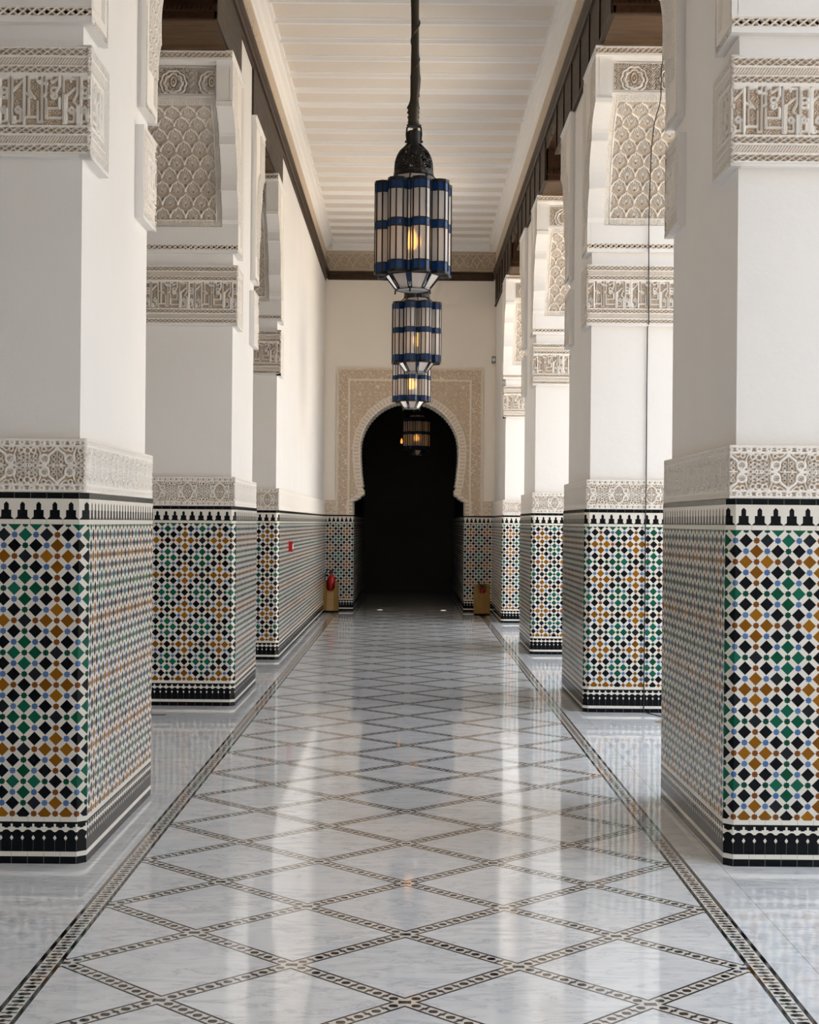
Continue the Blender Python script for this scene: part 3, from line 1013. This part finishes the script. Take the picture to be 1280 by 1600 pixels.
# carved surround
def surround(U, V):
    x = np.abs(U - 1.235); z = 1.617 + V
    W = 1.235; T = 4.105 - 1.617
    e = np.minimum(W - x, T - V)
    h = np.where(e < .215, filigree(U, V, .105), filigree(U + .03, V, .085) * (np.abs(np.sin(U * 26) * np.cos(V * 26)) > .12))
    zc = 2.72
    r = np.where(z > zc, np.hypot(x, z - zc) - .85, x - open_half(z))
    h = np.where(r < .11, .35 + .5 * (np.cos((np.where(z > zc, np.arctan2(z - zc, x) * .9, z)) * 2 * PI / .062) > 0), h)
    h = np.where((r > .09) & (r < .11), 1.0, h)
    for a, b in ((0, .018), (.03, .036), (.195, .225)):
        h = np.where((e >= a) & (e < b), 1.0, h)
    return h
g = Grid()
def in_wall(U, V):
    x = np.abs(U - 1.235); z = 1.617 + V
    return x > open_half(z) + .003
g.add(2.47, 4.105 - 1.617, .0085, surround, lambda U, V, h: (U - 1.235, Y_END - .012 - .012 * h, 1.617 + V), mask=in_wall)
for sx in (-1, 1):
    g.add(.215, .235, .006, arabesque, (lambda s_: (lambda U, V, h: ((-1.45 + U) if s_ < 0 else (1.235 + U), Y_END - .012 - .012 * h, 1.617 + V)))(sx))
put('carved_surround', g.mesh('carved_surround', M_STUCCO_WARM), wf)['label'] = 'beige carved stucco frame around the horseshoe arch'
mb = MB()
for sx in (-1, 1):
    mb.box(sx * .95, sx * 1.45, Y_END - .02, Y_END + .01, 1.61, 1.86)
mb.box(-1.235, -1.2, Y_END - .016, Y_END, 1.62, 4.105); mb.box(1.2, 1.235, Y_END - .016, Y_END, 1.62, 4.105); mb.box(-1.235, 1.235, Y_END - .016, Y_END, 4.08, 4.105)
part('frame_edge', mb, M_STUCCO_WARM, wf)
# passage behind the arch, its darkness put into the wall colour
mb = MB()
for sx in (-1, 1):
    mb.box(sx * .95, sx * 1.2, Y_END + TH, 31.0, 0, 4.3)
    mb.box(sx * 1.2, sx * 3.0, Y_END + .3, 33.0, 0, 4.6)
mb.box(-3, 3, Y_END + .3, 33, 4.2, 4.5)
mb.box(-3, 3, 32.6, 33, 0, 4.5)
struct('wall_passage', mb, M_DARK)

# ---- walls that are also the last pillars
wl = make_pillar(-1, 'left corridor wall beyond the second pillar', L_Y[2], length=Y_END - L_Y[2] - .037, back=False, side_res=.010, name='wall_left', kind='structure')
wr = make_pillar(1, 'narrow pillar on the right that merges into the far wall', R_Y[3], length=Y_END - R_Y[3] - .037, back=False, side_res=.010)
# ---- free pillars
r1 = make_pillar(1, 'large tiled pillar in the right foreground', R_Y[0])
r2 = copy_tree(r1, (XT, R_Y[1], 0), 'second pillar on the right, with a thin black cable running down it')
r3 = copy_tree(r1, (XT, R_Y[2], 0), 'third pillar on the right, counted from the camera')
r0 = copy_tree(r1, (XT, 1.25, 0), 'pillar on the right beside the camera')
l1 = make_pillar(-1, 'large tiled pillar in the left foreground', L_Y[0])
l2 = copy_tree(l1, (-XT, L_Y[1], 0), 'second pillar on the left, just before the solid wall')
l0 = copy_tree(l1, (-XT, 1.2, 0), 'pillar on the left beside the camera')

for o in (r0, l0): o['kind'] = 'structure'
# ---- cedar lintels above the bays
def lintel(s, ys, name, n):
    mb = MB()
    X = lambda x: s * x
    mb.box(X(1.447), X(2.86), YB, Y_END, 5.50, 6.3)
    o = struct(name, mb, M_WOOD)
    # corridor face boards
    fb = MB(); sb = MB()
    spans = []
    for k_, y0 in enumerate(ys):
        last = k_ == len(ys) - 1
        y1 = y0 + 1.7 if not last else Y_END
        if s > 0:
            fb.box(X(1.425), X(1.45), y0 - 1.20, (y1 + 1.20) if not last else Y_END, 5.15, 5.60)
            fb.box(X(1.427), X(1.449), y0 - 1.74, (y1 + 1.74) if not last else Y_END, 5.49, 5.60)
            yy = y0 - 1.18
            while yy < (y1 + 1.19 if not last else Y_END):
                za = 5.16
                sb.box(X(1.412), X(1.428), yy - .02, yy + .02, za, 5.60); yy += .66
            sb.box(X(1.415), X(1.428), y0 - 1.2, (y1 + 1.2) if not last else Y_END, 5.15, 5.175)
        else:
            ends = [(y0 - 1.20, y0 + .36)] + ([(y1 - .36, y1 + 1.20)] if not last else [])
            for a, b in ends:
                fb.box(X(1.425), X(1.45), a, b, 5.15, 5.60)
        # brackets: tapered cedar blocks on the corbels, toward and away from the camera
        for dr, yb in ((-1, y0), (1, y1)):
            if last and dr > 0: continue
            bm_ = MB()
            prof = [(0.0, 5.152), (1.19, 5.152), (1.20, 5.16), (1.20, 5.21), (1.22, 5.215), (1.22, 5.26), (1.20, 5.265), (1.20, 5.50), (0.0, 5.50)]
            bm_.prism(prof, lambda p, q: (X(q), yb + dr * p[0], p[1]), 1.432, 2.86)
            for i in range(40):
                xx = 1.45 + i * .035
                bm_.box(X(xx), X(xx + .018), yb + dr * 1.215, yb + dr * 1.235, 5.222, 5.252)
            bm_.cur = 1  # underside plank coloured lighter, as if lit from the floor
            bm_.prism([(.50, 5.1525), (.53, 5.135), (.60, 5.132), (.64, 5.145), (1.17, 5.147), (1.18, 5.1525)], lambda p, q: (X(q), yb + dr * p[0], p[1]), 1.445, 2.85)
            part('lintel_bracket', bm_, [M_WOOD, M_WOODLIT], o)
    part('lintel_board', fb, M_WOODG, o)
    if sb.v: part('lintel_stile', sb, M_WOOD, o)
    return o
lintel(1, [1.25] + R_Y, 'trim_3', 0)
lintel(-1, [1.2] + L_Y, 'trim_4', 0)

# ------------------------------------------------------------------ lanterns
def lantern_meshes():
    """origin at the centre of the body bottom; body .62 high"""
    LO = []
    Rl, rl = .195, .064
    for k_ in range(8):
        a = 2 * PI * k_ / 8
        c = Vector((Rl * math.cos(a), Rl * math.sin(a)))
        for j in range(6):
            t = a + math.radians(-105 + 42 * j)
            LO.append((c.x + rl * math.cos(t), c.y + rl * math.sin(t)))
    n = len(LO)
    def shift(p, d):
        v = Vector(p); L_ = v.length; return tuple(v * ((L_ + d) / L_))
    H = .62
    zb = [(0, .018, 'rim'), (.018, .078, 'blue'), (.078, .300, 'milk'), (.300, .352, 'blue'), (.352, .545, 'milk'), (.545, .600, 'blue'), (.600, .620, 'rim')]
    fr = MB(); mk = MB(); bls = [MB(), MB(), MB()]; bl = bls[0]
    for z0, z1, kd in zb:
        for i in range(n):
            p, q = LO[i], LO[(i + 1) % n]
            if kd == 'rim':
                po, qo = shift(p, .006), shift(q, .006)
                fr.face([(po[0], po[1], z0), (qo[0], qo[1], z0), (qo[0], qo[1], z1), (po[0], po[1], z1)])
                pi_, qi = shift(p, -.006), shift(q, -.006)
                fr.face([(pi_[0], pi_[1], z1), (po[0], po[1], z1), (qo[0], qo[1], z1), (qi[0], qi[1], z1)])
                fr.face([(pi_[0], pi_[1], z0), (qi[0], qi[1], z0), (qo[0], qo[1], z0), (po[0], po[1], z0)])
            else:
                (mk if kd == 'milk' else bls[(z0 > .2) + (z0 > .5)]).face([(p[0], p[1], z0), (q[0], q[1], z0), (q[0], q[1], z1), (p[0], p[1], z1)])
    for i in range(n):
        p = LO[i]
        fr.bar((p[0], p[1], 0), (p[0], p[1], H), .0085)
    for z in (.078, .300, .352, .545):
        for i in range(n):
            p, q = LO[i], LO[(i + 1) % n]
            fr.bar((p[0], p[1], z), (q[0], q[1], z), .006)
    # lobe lids top and bottom
    for k_ in range(8):
        i0 = k_ * 6
        top = [(*LO[i0 + j], H - .004) for j in range(6)]
        fr.face(top); fr.face([(*LO[i0 + j], .004) for j in reversed(range(6))])
    # tapered glass skirt below
    r0, r1, zd = .185, .115, -.085
    for k_ in range(8):
        a0 = 2 * PI * (k_ - .5) / 8; a1 = 2 * PI * (k_ + .5) / 8
        m0, m1 = a0 + .09, a1 - .09
        mk.face([(r0 * math.cos(m0), r0 * math.sin(m0), .004), (r0 * math.cos(m1), r0 * math.sin(m1), .004), (r1 * math.cos(m1), r1 * math.sin(m1), zd), (r1 * math.cos(m0), r1 * math.sin(m0), zd)])
        bl.face([(r0 * math.cos(a0 - .09), r0 * math.sin(a0 - .09), .02), (r0 * math.cos(a0 + .09), r0 * math.sin(a0 + .09), .02), (r1 * math.cos(a0), r1 * math.sin(a0), zd + .002)])
        for m in (m0, m1): fr.bar((r0 * math.cos(m), r0 * math.sin(m), .004), (r1 * math.cos(m), r1 * math.sin(m), zd), .007)
        fr.bar((r1 * math.cos(a0), r1 * math.sin(a0), zd), (r1 * math.cos(a1), r1 * math.sin(a1), zd), .012)
        fr.bar((r0 * math.cos(m0), r0 * math.sin(m0), .004), (r0 * math.cos(m1), r0 * math.sin(m1), .004), .01)
        if k_ % 2 == 0: fr.tube([(r1 * math.cos(a0), r1 * math.sin(a0), zd), (r1 * math.cos(a0) * 1.03, r1 * math.sin(a0) * 1.03, zd - .03)], .006, 6)
    # top skirt
    for k_ in range(8):
        a0 = 2 * PI * (k_ - .5) / 8; a1 = 2 * PI * (k_ + .5) / 8
        mk.face([(.18 * math.cos(a0), .18 * math.sin(a0), H), (.18 * math.cos(a1), .18 * math.sin(a1), H), (.118 * math.cos(a1), .118 * math.sin(a1), H + .055), (.118 * math.cos(a0), .118 * math.sin(a0), H + .055)])
        fr.bar((.18 * math.cos(a0), .18 * math.sin(a0), H), (.118 * math.cos(a0), .118 * math.sin(a0), H + .055), .01)
    bt = MB(); bt.lathe([(.004, zd - .012), (.08, zd - .010), (.118, zd - .002), (.118, zd + .002)], (0, 0, 0), 24)
    # dome of pierced metal: ribs and lattice bars over a dark liner
    dm = MB()
    prof = [(.128, .665), (.134, .672), (.134, .690), (.124, .695)]
    dm.lathe(prof, (0, 0, 0), 16)
    def dome_r(t): return .124 * math.cos(t * PI / 2) ** .55 + .002 if t < 1 else .03
    def dpt(a, t): 
        r = max(.045, .124 * (1 - t ** 2.6) ** .5 if t < 1 else .045); return (r * math.cos(a), r * math.sin(a), .695 + .185 * t)
    for k_ in range(10):
        a = 2 * PI * k_ / 10
        for i in range(8): dm.bar(dpt(a, i / 8), dpt(a, (i + 1) / 8), .012)
    random.seed(3)
    for k_ in range(10):
        for j in range(5):
            a = 2 * PI * (k_ + (j + .5) / 5) / 10
            for i in range(12):
                if random.random() < .85: dm.bar(dpt(a + random.uniform(-.05, .05), .06 + i * .075), dpt(a + random.uniform(-.07, .07), .06 + (i + 1) * .075), .008)
        for i in range(10):
            a0 = 2 * PI * k_ / 10
            for j in range(3):
                if random.random() < .8: dm.bar(dpt(a0 + .2 * j, .05 + i * .09), dpt(a0 + .2 * (j + 1), .05 + i * .09 + random.uniform(-.04, .04)), .008)
    for t in (.02, .99):
        for i in range(20): dm.bar(dpt(2 * PI * i / 20, t), dpt(2 * PI * (i + 1) / 20, t), .014)
    nk = MB()
    nk.lathe([(.05, .872), (.045, .885), (.044, .965), (.040, .97)], (0, 0, 0), 20)
    for sx in (-1, 1):
        nk.tube([(sx * .045, 0, .90), (sx * .050, 0, .95), (sx * .046, 0, .995), (sx * .02, 0, 1.01)], .006, 6)
        nk.tube([(sx * .044, 0, .90), (sx * .06, 0, .90)], .008, 6)
    nk.lathe([(.02, 1.0), (.048, 1.003), (.05, 1.012), (.03, 1.022)], (0, 0, 0), 16)
    return fr, mk, bls, bt, dm, nk
FR, MK, BLU, BT, DM, NK = lantern_meshes()
def make_lantern(loc, label, top, rot, bulb=M_BULB, lean=0.0):
    t = thing('hanging_lantern', label, 'lantern', loc, 'blue banded lanterns down the middle of the corridor')
    body = []
    fr = part('frame', FR, M_IRON, t); body.append(fr)
    body.append(part('milk_glass_pane', MK, M_MILK, t))
    for bm_ in BLU: body.append(part('blue_glass_band', bm_, M_BLUE, t, 'cobalt blue glass squares'))
    for q_ in body: q_.rotation_euler = (0, 0, rot)
    body.append(part('bottom_disc', BT, M_MILK, t))
    body.append(part('pierced_dome', DM, M_IRON, t))
    part('neck', NK, M_IRON, t)
    # cloth sleeve over the chain, slightly crooked and bunched at its foot
    mb = MB(); mb.smooth = True
    pts = []; rs = []
    H = top - loc[2]
    zz = 1.015
    def add(z, dx, r): pts.append((dx + lean * max(0, z - 1.0) / 2.1, 0, z)); rs.append(r)
    random.seed(11)
    for z, dx, r in ((1.015, -.004, .032), (1.03, -.004, .040), (1.045, -.006, .033), (1.062, -.005, .041), (1.078, -.003, .034), (1.095, -.006, .043), (1.11, -.004, .036), (1.125, -.006, .044), (1.145, -.002, .036), (1.17, .0, .030), (1.20, .002, .029), (1.26, .006, .033), (1.32, .008, .035), (1.36, .006, .031), (1.43, .004, .029), (1.52, .003, .026), (1.66, .002, .026), (1.80, .0, .027), (1.93, -.002, .030), (2.05, -.001, .027), (2.3, 0, .026)):
        if z < H: add(z, dx, r)
    add(H, 0, .026)
    mb.tube(pts, rs, 12)
    # spiral fold
    sp = [(dx + lean * (z - 1.0) / 2.1 + (.026) * math.cos(z * 26), .026 * math.sin(z * 26), z) for z, dx in [(1.2 + i * .018, .004) for i in range(56)] if z < H]
    mb.tube(sp, .007, 6)
    part('chain_sleeve', mb, M_BRONZE, t, 'brown cloth sleeve twisted around the chain')
    mb = MB(); mb.smooth = True
    mb.lathe([(.004, .17), (.030, .185), (.046, .22), (.038, .27), (.014, .32), (.003, .345)], (0, 0, 0), 14)
    b = part('bulb', mb, bulb, t)
    sk = MB(); sk.lathe([(.02, .34), (.02, .37)], (0, 0, 0), 10); sk.bar((0, 0, .36), (0, 0, .69), .008)
    part('lamp_holder', sk, M_IRON, t)
    return t
make_lantern((.012, 9.95, 3.135), 'nearest and largest hanging lantern, blue bands on milky glass', 6.24, math.radians(90 + 14 + 180))
make_lantern((.062, 15.3, 3.125), 'middle hanging lantern, half hidden behind the nearest one', 6.24, math.radians(90 + 26), lean=-.045)
make_lantern((.02, 20.2, 3.125), 'third hanging lantern, smallest of the lit row before the arch', 6.24, math.radians(95))
make_lantern((.13, 28.3, 2.86), 'lantern glowing dimly inside the dark archway', 4.22, math.radians(100), M_BULB_DIM)

# ------------------------------------------------------------------ small things
# fire extinguishers in carved stands
def extinguisher_stand(x, label, y, carved):
    t = thing('extinguisher_stand', label, 'stand', (x, y, 0), 'carved wooden extinguisher stands')
    mb = MB()
    w, d, h = .128, .13, .50
    mb.box(-w, -w + .02, -d, d, 0, h); mb.box(w - .02, w, -d, d, 0, h); mb.box(-w, w, d - .02, d, 0, h); mb.box(-w, w, -d, d, 0, .03)
    # front board with a round notch at the top
    poly = [(-w + .02, .0), (w - .02, 0), (w - .02, h)]
    for i in range(13):
        a = PI * i / 12
        poly.append((.07 * math.cos(a), h - .075 - .07 * math.sin(a)) if i not in (0, 12) else (.07 * math.cos(a), h if False else h - .075))
    poly = [(-w + .02, 0), (w - .02, 0), (w - .02, h), (.07, h)] + [(.07 * math.cos(-PI * i / 12), h - .075 + .07 * math.sin(-PI * i / 12)) for i in range(13)] + [(-.07, h), (-w + .02, h)]
    mb.prism(poly, lambda p, q: (p[0], q, p[1]), -d + .02, -d)
    part('cabinet_body', mb, M_OCHRE, t)
    mb = MB(); mb.box(-.055, .055, -d - .006, -d, .03, h - .17)
    part('carved_panel', mb, carved, t)
    return t
def extinguisher(x, y, label, full):
    t = thing('fire_extinguisher', label, 'fire extinguisher', (x, y, .03), 'red fire extinguishers in wooden stands')
    mb = MB(); mb.smooth = True
    z = .28 if full else .08
    r = .066 if full else .05
    mb.box(-.03, .03, -.03, .03, .002, z)
    mb.lathe([(r * .9, z), (r, z + .02), (r, z + .22), (r * .86, z + .27), (r * .45, z + .30), (.02, z + .31), (.018, z + .335)], (0, 0, 0), 24)
    part('cylinder', mb, M_RED, t)
    mb = MB()
    mb.box(-.02, .02, -.02, .02, z + .335, z + .37)
    mb.bar((-.02, 0, z + .37), (.07, 0, z + .395), .016); mb.bar((-.02, 0, z + .345), (.06, 0, z + .35), .014)
    part('valve_handle', mb, M_BLACK, t)
    mb = MB(); mb.smooth = True
    hs = [(.0, 0, z + .36), (-.05, -.01, z + .40), (-.10, -.01, z + .34), (-.105, -.01, z + .2), (-.095, -.01, z + .02)]
    hp = []
    for i in range(len(hs) - 1):
        for k_ in range(4):
            q = k_ / 4; hp.append(tuple(hs[i][j] * (1 - q) + hs[i + 1][j] * q for j in range(3)))
    hp.append(hs[-1])
    mb.tube(hp, .009, 8)
    part('hose', mb, M_BLACK, t)
    return t
extinguisher_stand(-1.285, 'ochre wooden stand with gilded panel, left of the dark arch', 24.75, M_GILT)
extinguisher(-1.275, 24.74, 'red fire extinguisher standing tall in the left wooden stand', True)
extinguisher_stand(1.20, 'plain ochre wooden stand, right of the dark arch', 24.30, M_OCHRE)
extinguisher(1.205, 24.30, 'small red fire extinguisher sunk inside the right wooden stand', False)
# amber glow added deep in the passage for a reflection in glass
t = thing('passage_reflection', 'tiny amber reflection glowing in the dark, left of the archway lantern', 'reflection', (-.17, 31.9, 3.22))
mb = MB(); mb.lathe([(.005, -.05), (.02, -.03), (.026, .0), (.014, .05), (.004, .07)], (0, 0, 0), 12); part('bulb', mb, M_REFLECT_FAR, t)
mb = MB(); mb.box(-.02, .02, .0, .72, -.075, -.055); mb.lathe([(.045, -.07), (.05, -.05), (.05, -.045)], (0, 0, 0), 12); part('bracket', mb, M_IRON, t)
# call point on the left wall
t = thing('fire_call_point', 'small red alarm box on the left wall tiles', 'alarm', (-1.40, 17.5 - .05, 1.205))
mb = MB(); mb.box(0, .045, -.055, .055, -.06, .06); part('red_box', mb, M_RED, t)
mb = MB(); mb.box(.045, .05, -.03, .03, -.03, .03); part('button_plate', mb, M_WPLAS, t)
# sensor on far wall
t = thing('wall_sensor', 'small grey sensor on the upper right of the far wall', 'sensor', (1.475 - .06, Y_END, 4.25))
mb = MB(); mb.box(-.04, .03, -.04, 0, -.06, .06); part('housing', mb, M_GREY, t)
mb = MB(); mb.lathe([(.03, 0), (.026, .02), (.01, .035)], (0, 0, 0), 12)
o = part('lens', mb, M_WPLAS, t); o.rotation_euler = (PI / 2, 0, 0); o.location = (-.005, -.04, 0)
# recessed floor lights at the threshold
for i, (x, lb) in enumerate(((-.48, 'round recessed floor light glowing at the left of the threshold'), (.60, 'round recessed floor light glowing at the right of the threshold'))):
    t = thing('floor_light', lb, 'floor light', (x, 25.45, 0), 'floor lights at the archway')
    mb = MB(); mb.lathe([(.055, 0), (.055, .003), (.045, .004)], (0, 0, 0), 20); part('bezel', mb, M_BRASS, t)
    mb = MB(); mb.lathe([(.04, .004), (.04, .006)], (0, 0, 0), 20); part('lens', mb, M_SPOT, t)
# floor drain slot left, brass floor socket right
t = thing('floor_socket', 'flat brass socket cover in the floor by the second right pillar', 'socket', (1.93, 11.3, 0))
mb = MB(); mb.lathe([(.05, 0), (.05, .004), (.04, .006)], (0, 0, 0), 20); part('cover', mb, M_BRASS, t)
t = thing('floor_drain', 'narrow dark drain slot in the floor by the second left pillar', 'drain', (-1.93, 11.5, 0))
mb = MB(); mb.box(-.07, .07, -.022, .022, 0, .002); part('slot', mb, M_BLACK, t)
# cable running down the second right pillar
mb = MB(); mb.smooth = True
yf = R_Y[1]
def px(x, y, Y):
    dx, dy = x - 639, y - 816
    xr = dx + ROLL * dy; yr = dy - ROLL * dx
    return (xr * Y / 2333, Y, 1.5 - yr * Y / 2333)
cable = [px(1036, 66, yf - .51), px(1036, 95, yf - .505), px(1034, 104, yf - .47), px(1033, 150, yf - .47), px(1031, 164, yf - .47)]
for x, y, dy in ((1026, 180, .36), (1022, 197, .26), (1018, 232, .15), (1016, 285, .07), (1014, 345, .03), (1014, 380, .015), (1014, 420, .012), (1014, 505, .012), (1012, 512, -.03), (1011, 600, -.033), (1010, 744, -.033), (1010, 752, .006), (1009, 800, .006), (1008, 950, .006), (1006, 1105, .006)):
    cable.append(px(x, y, yf - dy))
cable += [(cable[-1][0], yf - .01, .008), (cable[-1][0] + .12, yf - .35, .006), (1.93, 11.3, .01)]
mb.tube(cable, .0042, 6)
o = put('electric_cable', mb.mesh('electric_cable', M_BLACK))
o['label'] = 'thin black cable hanging down the second pillar on the right to the floor'; o['category'] = 'cable'
